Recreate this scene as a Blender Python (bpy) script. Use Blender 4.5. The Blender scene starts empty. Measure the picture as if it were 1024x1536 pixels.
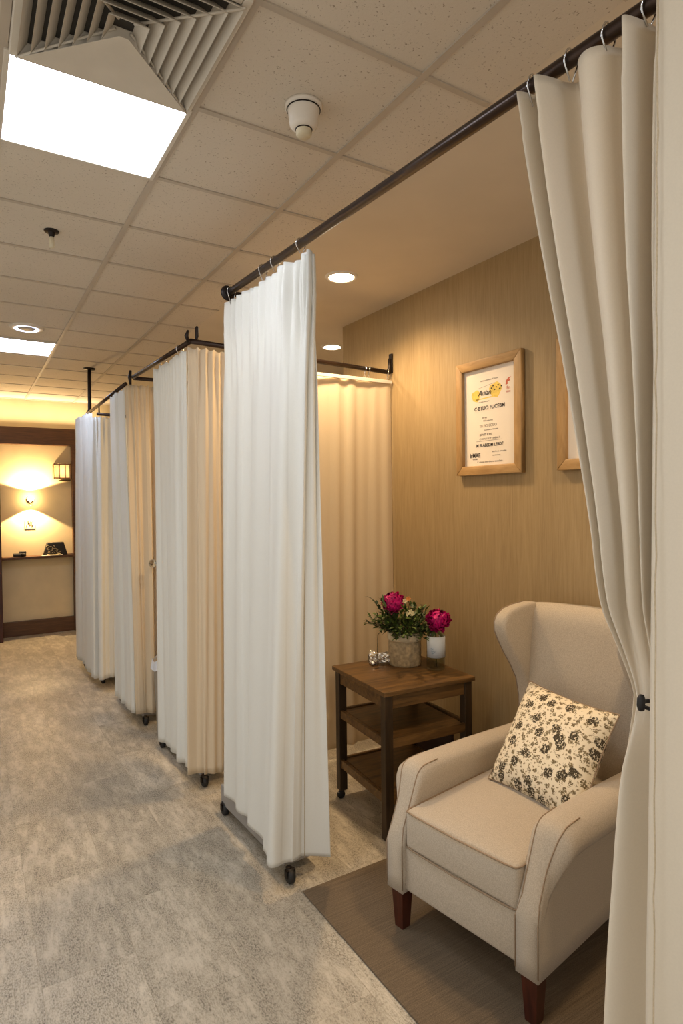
import bpy, bmesh, math, random
from mathutils import Vector, Matrix
C = bpy.context.scene.collection
PI = math.pi
rnd = random.Random(7)

# ------------------------------------------------------------------ materials
def lin(c):
    return tuple(((v/255)/12.92 if v/255 <= .04045 else ((v/255+.055)/1.055)**2.4) for v in c) + (1,)

class NT:
    def __init__(s, name):
        s.m = bpy.data.materials.new(name); s.m.use_nodes = True
        s.t = s.m.node_tree; s.b = s.t.nodes['Principled BSDF']
        s.out = s.t.nodes['Material Output']
    def n(s, typ, ins=None, **kw):
        x = s.t.nodes.new(typ)
        for k, v in kw.items(): setattr(x, k, v)
        for k, v in (ins or {}).items():
            if isinstance(v, bpy.types.NodeSocket): s.t.links.new(v, x.inputs[k])
            else: x.inputs[k].default_value = v
        return x
    def coord(s, scale=(1,1,1), rot=(0,0,0)):
        c = s.n('ShaderNodeTexCoord')
        return s.n('ShaderNodeMapping', {'Vector': c.outputs['Object'], 'Scale': scale, 'Rotation': rot}).outputs[0]
    def ramp(s, fac, stops):
        r = s.n('ShaderNodeValToRGB', {'Fac': fac}); e = r.color_ramp.elements
        while len(e) < len(stops): e.new(.5)
        for el, (p, c) in zip(e, stops): el.position = p; el.color = c
        return r.outputs[0]
    def mix(s, f, a, b, typ='MIX'):
        x = s.n('ShaderNodeMix', data_type='RGBA', blend_type=typ)
        for i, v in ((0, f), (6, a), (7, b)):
            if isinstance(v, bpy.types.NodeSocket): s.t.links.new(v, x.inputs[i])
            else: x.inputs[i].default_value = v
        return x.outputs[2]
    def set(s, **kw):
        for k, v in kw.items():
            k = k.replace('_', ' ')
            if isinstance(v, bpy.types.NodeSocket): s.t.links.new(v, s.b.inputs[k])
            else: s.b.inputs[k].default_value = v
    def bump(s, h, strength=.3, dist=.002):
        b = s.n('ShaderNodeBump', {'Height': h, 'Strength': strength, 'Distance': dist})
        s.t.links.new(b.outputs[0], s.b.inputs['Normal'])

def plain(name, c, rough=.5, metal=0, var=.06, sc=30, emit=0, trans=0):
    t = NT(name); col = lin(c)
    nz = t.n('ShaderNodeTexNoise', {'Vector': t.coord(), 'Scale': sc, 'Detail': 3})
    dk = tuple(v*(1-var*2) for v in col[:3])+(1,); lt = tuple(min(1, v*(1+var)) for v in col[:3])+(1,)
    t.set(Base_Color=t.ramp(nz.outputs[0], [(.3, dk), (.7, lt)]), Roughness=rough, Metallic=metal)
    if emit: t.set(Emission_Color=col, Emission_Strength=emit)
    if trans: t.set(Transmission_Weight=trans)
    return t.m

def wood(name, c1, c2, scale=(3,30,30), rough=.45, bump=.15):
    t = NT(name); v = t.coord(scale)
    nz = t.n('ShaderNodeTexNoise', {'Vector': v, 'Scale': 1.6, 'Detail': 6, 'Roughness': .6, 'Distortion': .6})
    nz2 = t.n('ShaderNodeTexNoise', {'Vector': t.coord(), 'Scale': 5.0, 'Detail': 2})
    col = t.ramp(nz.outputs[0], [(.3, lin(c1)), (.7, lin(c2))])
    col = t.mix(t.ramp(nz2.outputs[0], [(.35, (.25,.25,.25,1)), (.7, (0,0,0,1))]), col, lin(c1))
    t.set(Base_Color=col, Roughness=rough); t.bump(nz.outputs[0], bump, .001)
    return t.m

def fabric(name, c, rough=.9, weave=900, trans=.0, mottle=.08, sheen=.0, bump=.25):
    t = NT(name); col = lin(c)
    dk = tuple(v*(1-mottle*2) for v in col[:3])+(1,)
    v = t.coord()
    nz = t.n('ShaderNodeTexNoise', {'Vector': v, 'Scale': weave*.35, 'Detail': 2})
    w1 = t.n('ShaderNodeTexNoise', {'Vector': t.coord((1,1,12)), 'Scale': weave*.1, 'Detail': 1})
    w2 = t.n('ShaderNodeTexNoise', {'Vector': t.coord((12,12,1)), 'Scale': weave*.1, 'Detail': 1})
    mx = t.n('ShaderNodeMath', {0: w1.outputs[0], 1: w2.outputs[0]}, operation='ADD')
    base = t.ramp(nz.outputs[0], [(.35, dk), (.65, col)])
    t.set(Base_Color=base, Roughness=rough, Sheen_Weight=sheen)
    t.bump(mx.outputs[0], bump, .001)
    if trans:
        tr = t.n('ShaderNodeBsdfTranslucent', {'Color': base})
        ms = t.n('ShaderNodeMixShader', {0: trans, 1: t.b.outputs[0], 2: tr.outputs[0]})
        t.t.links.new(ms.outputs[0], t.out.inputs[0])
    return t.m

def emitter(name, c, s):
    t = NT(name); t.set(Base_Color=lin(c), Emission_Color=lin(c), Emission_Strength=s, Roughness=.6)
    return t.m

def glass(name, c=(235,240,240), rough=.03):
    t = NT(name); t.set(Base_Color=lin(c), Roughness=rough, Transmission_Weight=1.0, IOR=1.35)
    return t.m

def floor_mat():
    t = NT('vinyl_floor')
    v = t.coord()
    sw = t.coord((1,1,1), (0,0,PI/2))
    off = t.n('ShaderNodeVectorMath', {0: sw, 1: (.42,.12,0)}, operation='ADD').outputs[0]
    br = t.n('ShaderNodeTexBrick', {'Vector': off, 'Color1': (.0,.0,.0,1), 'Color2': (1,1,1,1), 'Mortar': (.5,.5,.5,1),
        'Scale': 1.0, 'Mortar Size': .0012, 'Brick Width': .62, 'Row Height': .31, 'Mortar Smooth': .1, 'Bias': 0.0})
    shift = t.n('ShaderNodeVectorMath', {0: br.outputs['Color'], 1: (7.3,5.1,3.7)}, operation='MULTIPLY').outputs[0]
    va = t.n('ShaderNodeVectorMath', {0: t.coord((2.6,.8,1)), 1: shift}, operation='ADD').outputs[0]
    a = t.n('ShaderNodeTexNoise', {'Vector': va, 'Scale': 5.0, 'Detail': 12, 'Roughness': .82, 'Distortion': 0.0})
    a2 = t.n('ShaderNodeTexNoise', {'Vector': t.coord((1.5,1,1)), 'Scale': 1.7, 'Detail': 3})
    b = t.n('ShaderNodeTexNoise', {'Vector': t.coord((2.2,1,1)), 'Scale': 85, 'Detail': 6, 'Roughness': .8})
    c1 = t.ramp(a.outputs[0], [(.34, lin((156,146,129))), (.5, lin((196,186,167))), (.64, lin((216,207,190)))])
    c1 = t.mix(1.0, c1, t.ramp(a2.outputs[0], [(.35, (.88,.87,.86,1)), (.62, (1,1,1,1))]), 'MULTIPLY')
    c2 = t.ramp(b.outputs[0], [(.42, lin((96,88,74))), (.55, lin((192,183,166)))])
    patch = t.ramp(a.outputs[0], [(.38, (.95,.95,.95,1)), (.48, (.6,.6,.6,1)), (.58, (.06,.06,.06,1))])
    col = t.mix(patch, c1, c2)
    tone = t.ramp(br.outputs['Color'], [(0, (.80,.795,.785,1)), (1, (1,1,1,1))])
    col = t.mix(1.0, col, tone, 'MULTIPLY')
    mort = t.ramp(br.outputs['Fac'], [(0, (1,1,1,1)), (1, (.82,.80,.76,1))])
    col = t.mix(1.0, col, mort, 'MULTIPLY')
    t.set(Base_Color=col, Roughness=.42, Specular_IOR_Level=.4)
    t.bump(b.outputs[0], .08, .001)
    return t.m

def tile_mat():
    t = NT('ceiling_tile')
    nz = t.n('ShaderNodeTexNoise', {'Vector': t.coord(), 'Scale': 130, 'Detail': 2, 'Roughness': .6})
    n2 = t.n('ShaderNodeTexNoise', {'Vector': t.coord(), 'Scale': 1.3, 'Detail': 3})
    col = t.ramp(nz.outputs[0], [(.29, lin((150,138,122))), (.37, lin((205,195,180)))])
    col = t.mix(1.0, col, t.ramp(n2.outputs[0], [(.3, (.93,.92,.90,1)), (.7, (1,1,1,1))]), 'MULTIPLY')
    t.set(Base_Color=col, Roughness=.95); t.bump(nz.outputs[0], .3, .002)
    return t.m

def wallpaper(name, c1, c2):
    t = NT(name)
    nz = t.n('ShaderNodeTexNoise', {'Vector': t.coord((26,26,1.1)), 'Scale': 4.5, 'Detail': 5, 'Roughness': .65, 'Distortion': .3})
    n2 = t.n('ShaderNodeTexNoise', {'Vector': t.coord((6,6,.6)), 'Scale': 1.4, 'Detail': 3})
    col = t.ramp(nz.outputs[0], [(.3, lin(c1)), (.7, lin(c2))])
    col = t.mix(1.0, col, t.ramp(n2.outputs[0], [(.3, (.92,.91,.9,1)), (.7, (1,1,1,1))]), 'MULTIPLY')
    t.set(Base_Color=col, Roughness=.6); t.bump(nz.outputs[0], .08, .001)
    return t.m

def rug_mat():
    t = NT('rug_weave')
    a = t.n('ShaderNodeTexNoise', {'Vector': t.coord((1.2,55,1)), 'Scale': 3.0, 'Detail': 5, 'Roughness': .7})
    b = t.n('ShaderNodeTexNoise', {'Vector': t.coord(), 'Scale': 300, 'Detail': 2})
    col = t.ramp(a.outputs[0], [(.3, lin((74,60,43))), (.7, lin((118,99,75)))])
    col = t.mix(.35, col, t.ramp(b.outputs[0], [(.3, lin((60,50,38))), (.7, lin((135,118,95)))]))
    t.set(Base_Color=col, Roughness=.95); t.bump(b.outputs[0], .5, .003)
    return t.m

def rosy_mat():
    # printed cushion: dark olive flower heads, small leaves and specks on cream
    t = NT('floral_print'); v = t.coord()
    def flowers(scale, off, size, petals):
        vv = t.n('ShaderNodeVectorMath', {0: v, 1: off}, operation='ADD').outputs[0]
        wob = t.n('ShaderNodeTexNoise', {'Vector': vv, 'Scale': petals, 'Detail': 2})
        sub = t.n('ShaderNodeVectorMath', {0: wob.outputs[1], 1: (.5,.5,.5)}, operation='SUBTRACT')
        sc = t.n('ShaderNodeVectorMath', {0: sub.outputs[0], 'Scale': .018}, operation='SCALE')
        v2 = t.n('ShaderNodeVectorMath', {0: vv, 1: sc.outputs[0]}, operation='ADD').outputs[0]
        sp = t.n('ShaderNodeSeparateXYZ', {0: v2})
        v2 = t.n('ShaderNodeCombineXYZ', {0: sp.outputs[0], 1: sp.outputs[2]}).outputs[0]
        vo = t.n('ShaderNodeTexVoronoi', {'Vector': v2, 'Scale': scale, 'Randomness': .85}, voronoi_dimensions='2D')
        d = vo.outputs['Distance']
        m = t.ramp(d, [(size, (1,1,1,1)), (size*1.12, (0,0,0,1))])
        # broken-up engraving inside the head
        n = t.n('ShaderNodeTexNoise', {'Vector': vv, 'Scale': 170, 'Detail': 2})
        k = t.ramp(n.outputs[0], [(.40, (.1,.1,.1,1)), (.48, (1,1,1,1))])
        return t.mix(1.0, m, k, 'MULTIPLY')
    cream, ol, dk = lin((226,212,184)), lin((112,96,66)), lin((62,52,34))
    col = t.mix(flowers(34, (.31,.0,.11), .26, 120), cream, ol)
    col = t.mix(flowers(60, (.9,.0,.5), .20, 170), col, lin((140,122,88)))
    col = t.mix(flowers(13.5, (.05,.0,.03), .235, 80), col, dk)
    t.set(Base_Color=col, Roughness=.9)
    nz = t.n('ShaderNodeTexNoise', {'Vector': v, 'Scale': 500, 'Detail': 1}); t.bump(nz.outputs[0], .25, .001)
    return t.m

M = {}
M['floor'] = floor_mat(); M['tile'] = tile_mat()
M['plaster'] = plain('smooth_plaster', (205,193,174), .9, 0, .02, 4)
M['tbar'] = plain('grid_bar', (178,166,150), .6, 0, .03, 10)
M['wall'] = wallpaper('tan_wallcovering', (146,123,86), (166,143,104))
M['creamwall'] = plain('cream_wall', (220,202,162), .85, 0, .03, 5)
M['whitewall'] = plain('pale_wall', (205,195,178), .9, 0, .03, 5)
M['base'] = plain('white_skirting', (214,202,182), .5, 0, .03, 8)
M['darkwood'] = wood('dark_trim_wood', (72,46,24), (106,70,38), (3,3,30), .5)
M['darkwood_h'] = wood('dark_trim_wood_horizontal', (72,46,24), (106,70,38), (3,30,30), .5)
M['redwood'] = wood('red_brown_wood', (48,18,12), (78,34,22), (20,20,3), .4)
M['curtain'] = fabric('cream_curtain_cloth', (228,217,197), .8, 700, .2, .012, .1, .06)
M['curtain_warm_lit'] = fabric('warm_lit_curtain_cloth', (224,207,178), .8, 700, .25, .012, .1, .06)  # same cloth with the warm bay light put into its colour
M['curtain_cool_lit'] = fabric('cool_lit_curtain_cloth', (230,229,222), .8, 700, .2, .012, .1, .06)  # same cloth with the cool corridor light put into its colour
M['seam'] = fabric('seam_thread', (196,178,148), .9, 700)
M['rod'] = plain('bronze_rod', (58,44,36), .32, .75, .1, 20)
M['iron'] = plain('dark_iron', (38,30,26), .45, .6, .12, 40)
M['chrome'] = plain('chrome', (205,205,205), .15, 1, .02, 20)
M['linen'] = fabric('oatmeal_linen', (186,172,152), .95, 800, 0, .10, .15, .5)
M['piping'] = fabric('taupe_piping', (150,128,103), .9, 900)
M['mahogany'] = wood('mahogany_leg', (46,18,11), (80,36,22), (25,25,4), .35)
M['tabletop'] = wood('worn_table_wood', (64,45,22), (128,94,52), (3,28,28), .38)
M['tableleg'] = wood('dark_table_wood', (38,27,15), (68,50,29), (28,28,3), .45)
M['tablepanel'] = wood('deep_brown_panel', (36,18,11), (60,32,20), (3,28,28), .5)
M['oak'] = wood('oak_frame_wood', (146,112,66), (184,148,98), (20,20,4), .5)
M['oak_h'] = wood('oak_frame_wood_horizontal', (146,112,66), (184,148,98), (4,20,20), .5)
M['paper'] = plain('paper', (226,216,202), .7, 0, .015, 6)
M['ink'] = plain('dark_ink', (54,48,44), .8)
M['greyink'] = plain('grey_ink', (140,132,124), .8)
M['gold'] = plain('yellow_print', (226,196,92), .7, 0, .1, 60)
M['redink'] = plain('red_print', (192,92,66), .7)
M['rug'] = rug_mat(); M['floral'] = rosy_mat()
M['greybase'] = plain('grey_laminate', (142,138,134), .5, 0, .03, 10)
M['rubber'] = plain('black_rubber', (24,22,21), .6, 0, .1, 40)
M['white'] = plain('white_plastic', (214,206,194), .5, 0, .02, 10)
M['vent'] = plain('vent_metal', (200,192,178), .5, 0, .03, 10)
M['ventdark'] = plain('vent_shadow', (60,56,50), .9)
M['panel'] = emitter('light_panel_glow', (232,241,255), 12)
M['panel_blue'] = emitter('blue_panel_glow', (208,224,255), 13)
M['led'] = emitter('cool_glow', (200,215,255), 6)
M['down'] = emitter('downlight_glow', (255,236,205), 22)
M['bulb'] = emitter('bulb_glow', (255,214,150), 60)
M['shade'] = emitter('lantern_shade_glow', (226,196,140), .22)
M['stone'] = plain('stoneware', (176,158,126), .8, 0, .18, 60)
M['glaze'] = plain('cream_glaze', (206,194,166), .6, 0, .06, 30)
M['leaf'] = plain('green_leaf', (84,108,40), .55, 0, .35, 25)
M['leaf2'] = plain('dark_leaf', (50,72,30), .55, 0, .3, 25)
M['stem'] = plain('brown_stem', (64,58,32), .7)
M['magenta'] = plain('magenta_petal', (200,14,116), .5, 0, .25, 45)
M['petal_w'] = plain('cream_petal', (226,216,170), .6)
M['petal_o'] = plain('orange_petal', (214,138,70), .6)

def thin(name, c, gl):
    t = NT(name)
    tr = t.n('ShaderNodeBsdfTransparent', {'Color': lin(c)}); g = t.n('ShaderNodeBsdfGlossy', {'Roughness': .04})
    lw = t.n('ShaderNodeLayerWeight', {'Blend': .35}); mu = t.n('ShaderNodeMath', {0: lw.outputs[1], 1: gl}, operation='MULTIPLY')
    ms = t.n('ShaderNodeMixShader', {0: mu.outputs[0], 1: tr.outputs[0], 2: g.outputs[0]})
    t.t.links.new(ms.outputs[0], t.out.inputs[0]); return t.m
M['glass'] = thin('clear_glass', (244,246,244), .5); M['water'] = thin('water', (226,228,214), .2)
M['knob'] = glass('cut_glass')
M['label'] = plain('pale_blue_label', (196,206,216), .6, 0, .03, 20)
M['blueink'] = plain('blue_ink', (90,128,160), .7)
M['foil'] = plain('silver_foil', (236,232,224), .22, .75, .05, 60)
M['bag'] = plain('black_bag_cloth', (30,25,20), .6, 0, .2, 30)
M['bagprint'] = plain('cream_bag_print', (196,176,128), .7)
M['bin'] = plain('grey_bin', (150,142,130), .5, 0, .05, 20)
M['liner'] = plain('white_liner', (216,220,228), .35, 0, .03, 20)
M['brass'] = plain('sconce_bronze', (92,68,40), .4, .6)

# ------------------------------------------------------------------ mesh builder
class MB:
    def __init__(s): s.v = []; s.f = []; s.s = []; s.mi = []
    def add(s, vs, fs, smooth=False, mi=0, T=None):
        b = len(s.v)
        s.v += [tuple(T @ Vector(v)) if T else tuple(v) for v in vs]
        for f in fs: s.f.append([i+b for i in f]); s.s.append(smooth); s.mi.append(mi)
        return s
    def box(s, c, d, bev=0, T=None, seg=2, mi=0):
        bm = bmesh.new(); bmesh.ops.create_cube(bm, size=1)
        for v in bm.verts: v.co = Vector((v.co.x*d[0]+c[0], v.co.y*d[1]+c[1], v.co.z*d[2]+c[2]))
        if bev: bmesh.ops.bevel(bm, geom=bm.edges[:], offset=bev, segments=seg, affect='EDGES', profile=.5)
        return s.bm(bm, T, bev > .006, mi)
    def bm(s, bm, T=None, smooth=True, mi=0):
        bm.verts.index_update()
        s.add([v.co[:] for v in bm.verts], [[v.index for v in f.verts] for f in bm.faces], smooth, mi, T)
        bm.free(); return s
    def tube(s, pts, r, n=10, cap=True, T=None, closed=False, mi=0):
        P = [Vector(p) for p in pts]; rr = r if isinstance(r, (list, tuple)) else [r]*len(P)
        vs = []; fs = []; N = len(P); up = None
        for i, p in enumerate(P):
            a = P[(i-1) % N] if (closed or i) else p; b = P[(i+1) % N] if (closed or i < N-1) else p
            d = (b-a).normalized()
            if up is None: up = d.orthogonal().normalized()
            x = (up - d*up.dot(d)); x = x.normalized() if x.length > 1e-6 else d.orthogonal().normalized()
            up = x; y = d.cross(x)
            for k in range(n):
                t = 2*PI*k/n; vs.append(p + (x*math.cos(t)+y*math.sin(t))*rr[i])
        for i in range(N if closed else N-1):
            j = (i+1) % N
            for k in range(n):
                l = (k+1) % n; fs.append([i*n+k, i*n+l, j*n+l, j*n+k])
        if cap and not closed: fs.append(list(range(n))[::-1]); fs.append([(N-1)*n+k for k in range(n)])
        return s.add(vs, fs, True, mi, T)
    def cyl(s, a, b, r, r2=None, n=20, T=None, mi=0):
        a = Vector(a); b = Vector(b); r2 = r if r2 is None else r2
        return s.tube([a, b], [r, r2], n, True, T, False, mi)
    def lathe(s, prof, c=(0,0,0), n=32, T=None, mi=0):
        vs = []; fs = []
        for (r, z) in prof:
            for k in range(n):
                t = 2*PI*k/n; vs.append((c[0]+r*math.cos(t), c[1]+r*math.sin(t), c[2]+z))
        for i in range(len(prof)-1):
            for k in range(n):
                l = (k+1) % n; fs.append([i*n+k, i*n+l, (i+1)*n+l, (i+1)*n+k])
        return s.add(vs, fs, True, mi, T)
    def grid(s, fn, nu, nv, T=None, mi=0, smooth=True):
        vs = [fn(i/nu, j/nv) for j in range(nv+1) for i in range(nu+1)]
        w = nu+1
        fs = [[j*w+i, j*w+i+1, (j+1)*w+i+1, (j+1)*w+i] for j in range(nv) for i in range(nu)]
        return s.add(vs, fs, smooth, mi, T)
    def loft(s, secs, T=None, cap=True, mi=0, smooth=True):
        n = len(secs[0]); vs = [p for q in secs for p in q]; fs = []
        for i in range(len(secs)-1):
            for k in range(n):
                l = (k+1) % n; fs.append([i*n+k, i*n+l, (i+1)*n+l, (i+1)*n+k])
        if cap: fs.append(list(range(n))[::-1]); fs.append([(len(secs)-1)*n+k for k in range(n)])
        return s.add(vs, fs, smooth, mi, T)
    def prism(s, poly, t0, t1, axes='xz', bev=0, T=None, seg=3):
        # poly in two axes, extruded along the third from t0 to t1
        def p3(p, t): return (p[0], t, p[1]) if axes == 'xz' else (t, p[0], p[1]) if axes == 'yz' else (p[0], p[1], t)
        bm = bmesh.new()
        a = [bm.verts.new(p3(p, t0)) for p in poly]; b = [bm.verts.new(p3(p, t1)) for p in poly]; n = len(poly)
        fa = bm.faces.new(a); fb = bm.faces.new(b[::-1])
        for i in range(n): bm.faces.new([a[i], b[i], b[(i+1) % n], a[(i+1) % n]])
        bmesh.ops.recalc_face_normals(bm, faces=bm.faces[:])
        if bev:
            e = list(set(fa.edges[:] + fb.edges[:])); bmesh.ops.bevel(bm, geom=e, offset=bev, segments=seg, affect='EDGES', profile=.5)
        return s.bm(bm, T, bool(bev))
    def sphere(s, c, r, n=12, T=None, mi=0, sc=(1,1,1)):
        bm = bmesh.new(); bmesh.ops.create_uvsphere(bm, u_segments=n*2, v_segments=n, radius=r)
        for v in bm.verts: v.co = Vector((v.co.x*sc[0]+c[0], v.co.y*sc[1]+c[1], v.co.z*sc[2]+c[2]))
        return s.bm(bm, T, True, mi)
    def build(s, name, mats, parent=None, recalc=True, solid=0, sub=0):
        me = bpy.data.meshes.new(name); me.from_pydata(s.v, [], s.f)
        for m in (mats if isinstance(mats, (list, tuple)) else [mats]): me.materials.append(m)
        me.polygons.foreach_set('use_smooth', s.s); me.polygons.foreach_set('material_index', s.mi)
        if recalc:
            bm = bmesh.new(); bm.from_mesh(me); bmesh.ops.recalc_face_normals(bm, faces=bm.faces[:]); bm.to_mesh(me); bm.free()
        me.update()
        o = bpy.data.objects.new(name, me); C.objects.link(o)
        if parent: o.parent = parent
        if solid:
            md = o.modifiers.new('Solidify', 'SOLIDIFY'); md.thickness = solid; md.offset = 0
        if sub:
            md = o.modifiers.new('Subdivision', 'SUBSURF'); md.levels = sub; md.render_levels = sub
        return o

def tag(o, label, cat, group=None):
    o['label'] = label; o['category'] = cat
    if group: o['group'] = group
    return o
def thing(name, label, cat, loc=(0,0,0), rz=0, group=None):
    o = bpy.data.objects.new(name, None); o.empty_display_size = .05; C.objects.link(o)
    o.location = loc; o.rotation_euler = (0,0,rz); return tag(o, label, cat, group)
def struct(name, mb, m, **kw):
    o = mb.build(name, m, **kw); o['kind'] = 'structure'; return o
def dup(root, loc, rz=None, label=None, group=None):
    r = root.copy(); C.objects.link(r); r.location = loc
    if rz is not None: r.rotation_euler = (0,0,rz)
    if label: r['label'] = label
    if group: r['group'] = group
    for ch in list(root.children):
        c = ch.copy(); C.objects.link(c); c.parent = r
        for g in list(ch.children):
            d = g.copy(); C.objects.link(d); d.parent = c
    return r
def light(name, typ, loc, energy, col, parent=None, **kw):
    l = bpy.data.lights.new(name, typ); l.energy = energy; l.color = lin(col)[:3]
    for k, v in kw.items(): setattr(l, k, v)
    o = bpy.data.objects.new(name, l); C.objects.link(o); o.location = loc
    if parent: o.parent = parent
    return o
def sstep(a, b, x):
    t = max(0, min(1, (x-a)/(b-a))); return t*t*(3-2*t)
def interp(tab, x):
    if x <= tab[0][0]: return tab[0][1]
    for (a, p), (b, q) in zip(tab, tab[1:]):
        if x <= b: return p + (q-p)*(x-a)/(b-a)
    return tab[-1][1]

# ------------------------------------------------------------------ room
H = 2.95; WX = 2.45; YF = 8.57; XL = -1.35; YB = -1.6; XD = 3.4; YC = 3.91
struct('floor', MB().box(((XL+XD)/2, (YB+9)/2, -.05), (XD-XL+.2, 9-YB+.2, .1)), M['floor'])
XT = 1.5
struct('ceiling', MB().box(((XL+XT)/2, (YB+YF)/2, H+.05), (XT-XL, YF-YB, .1)), M['tile'])
struct('ceiling', MB().box(((XD+XT)/2, (YB+YF)/2, H+.05), (XD-XT, YF-YB, .1)), M['plaster'])
struct('wall_right', MB().box((WX+.05, (YB+YC)/2, H/2), (.1, YC-YB, H)), M['wall'])
struct('wall_recess', MB().box((XD+.05, (YC+YF)/2-.1, H/2), (.1, YF-YC+.4, H)), M['whitewall'])
struct('wall_corner', MB().box(((WX+.1+XD)/2, YC-.05, H/2), (XD-WX-.1, .1, H)), M['whitewall'])
struct('wall_left', MB().box((XL-.05, (5+YF)/2, H/2), (.1, YF-5, H)), M['creamwall'])
struct('wall_far', MB().box(((XL+XD)/2, YF+.1, H/2), (XD-XL+.2, .1, H)), M['creamwall'])
struct('baseboard_right', MB().box((WX-.007, (YB+YC)/2, .05), (.014, YC-YB, .1), .003), M['base'])
# ceiling grid bars
gx = [.672+.552*k for k in range(-3, 2)]; gy = [1.972+.5015*k for k in range(-7, 14)]
g = MB()
for x in gx: g.box((x, (YB+YF)/2, H-.003), (.024, YF-YB, .006))
for y in gy:
    if YB < y < YF: g.box(((XL+XT)/2, y, H-.0025), (XT-XL, .02, .005))
struct('trim_1', g, M['tbar'])
# far wall: plaster above the header, timber frame, recessed panel, skirting
fw = MB().box(((XL+XD)/2, YF+.025, 2.78), (XD-XL, .05, .36))
fw.box(((1.235+XD)/2, YF+.025, 1.3), (XD-1.235, .05, 2.6)); fw.box(((XL+.30)/2, YF+.025, 1.3), (.30-XL, .05, 2.6))
struct('wall_far', fw, M['creamwall'])
struct('trim_2', MB().box(((.25+1.235)/2, YF-.005, 2.497), (1.235-.25, .09, .215), .004), M['darkwood_h'])
struct('trim_3', MB().box((1.212, YF-.005, 1.195), (.045, .09, 2.39), .004), M['darkwood'])
struct('trim_4', MB().box((.345, YF-.005, 1.195), (.06, .09, 2.39), .004), M['redwood'])
struct('baseboard_far', MB().box(((.375+1.19)/2, YF+.01, .09), (1.19-.375, .07, .18), .004), M['darkwood_h'])

# ledge on the far wall
o = MB().box((0,0,0), (.813, .16, .035), .004).build('wall_ledge', M['darkwood_h'])
o.location = (.782, YF-.03, .978); tag(o, 'narrow dark wood ledge across the cream panel of the far wall', 'shelf')

# things on the ledge
ZL = .9955
t = thing('handbag', 'black handbag with pale scribbled pattern lying on the far wall ledge', 'bag', (.97, YF-.05, ZL))
MB().prism([(-.135,0),(.145,0),(.10,.16),(-.09,.16)], -.05, .05, 'xz', .012).build('bag_body', M['bag'], t)
pm = MB()
for k in range(11):
    a = rnd.uniform(-.09,.06); z = rnd.uniform(.03,.13); w = rnd.uniform(.02,.04)
    pm.tube([(a+w*math.cos(q*.9+k)*(.5+.1*q), -.052, z+.5*w*math.sin(q*.9+k)) for q in range(5)], .003, 5)
pm.build('printed_pattern', M['bagprint'], t)
MB().tube([(-.10,-.055,.012), (-.06,-.066,.006), (0,-.07,.004), (.06,-.06,.02)], .006, 6).build('strap', M['bagprint'], t)
o = MB().box((0,0,.002), (.24,.05,.004), .001).build('paper_sheet', M['paper'])
o.location = (.93, YF-.128, ZL); tag(o, 'white paper sheet on the ledge in front of the black handbag', 'paper')
t = thing('camera', 'small black camera lying at the left end of the far ledge', 'camera', (.58, YF-.06, ZL))
MB().box((-.01,0,.02), (.14,.07,.04), .008).build('camera_body', M['bag'], t)
MB().box((.025,0,.048), (.075,.055,.03), .006).build('viewfinder', M['bag'], t)
MB().cyl((.02,-.03,.024), (.02,-.055,.024), .018).build('lens', M['iron'], t)

# sconce, lantern and small card on the far panel (wall face at YF+.05)
YW = YF+.05
t = thing('wall_sconce', 'glowing up and down sconce in the middle of the far cream panel', 'wall lamp', (.705, YW, 1.70))
MB().cyl((0,0,0), (0,-.02,0), .04, n=24).build('wall_plate', M['brass'], t)
MB().tube([(0,-.02,0),(0,-.06,-.01),(0,-.085,0)], .008, 8).build('arm', M['brass'], t)
MB().sphere((0,-.09,.012), .038, 10, sc=(1,.8,.8)).build('glass_globe', M['bulb'], t)
MB().cyl((0,-.09,-.03), (0,-.09,-.075), .022, .026).build('lamp_cup', M['glass'], t)
def spot(z, up, size, en):
    l = light('sconce_beam', 'SPOT', (0,-.095,z), en, (255,216,158), t, spot_size=math.radians(size), spot_blend=.12, shadow_soft_size=.012)
    l.rotation_euler = (PI if up else 0, 0, 0)
spot(.10, True, 150, 44); spot(-.08, False, 122, 44)
o = MB().box((0,0,0), (.12,.008,.11), .002)
for k in range(9):
    x = rnd.uniform(-.05,.04); z = rnd.uniform(-.045,.02)
    o.tube([(x,-.006,z),(x+rnd.uniform(0,.02),-.007,z+.02),(x+rnd.uniform(-.01,.02),-.006,z+.04)], .0035, 5, mi=1)
o = o.build('wall_card', [M['creamwall'], M['ink']]); o.location = (.70, YW-.004, 1.39)
tag(o, 'small cream card with dark sketched marks beneath the far sconce', 'card')
t = thing('lantern_lamp', 'square lantern lamp with dark bars at upper right of the far panel', 'wall lamp', (1.075, YW, 2.06))
MB().box((0,-.07,0), (.17,.10,.165), .004).build('shade', M['shade'], t)
fr = MB()
for z in (-.087,.087): fr.box((0,-.07,z), (.205,.125,.012), .002)
for x in (-.097,-.033,.033,.097):
    fr.box((x,-.128,0), (.009,.009,.20), .002); fr.box((x,-.012,0), (.009,.009,.17), .001)
fr.build('lantern_frame', M['darkwood'], t)
MB().box((.03,-.05,-.118), (.13,.1,.012), .002).build('lower_bar', M['brass'], t)
light('lantern_glow', 'POINT', (0,-.2,.0), 1.0, (255,216,158), t, shadow_soft_size=.06)
t = thing('post', 'dark red wooden post with grey cap at left picture edge', 'post', (.24, YF-.2, 0))
MB().box((0,0,.76), (.25,.2,1.52), .006).build('post_body', M['redwood'], t)
MB().box((0,0,1.575), (.235,.18,.11), .006).build('cap', M['greybase'], t)

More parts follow.
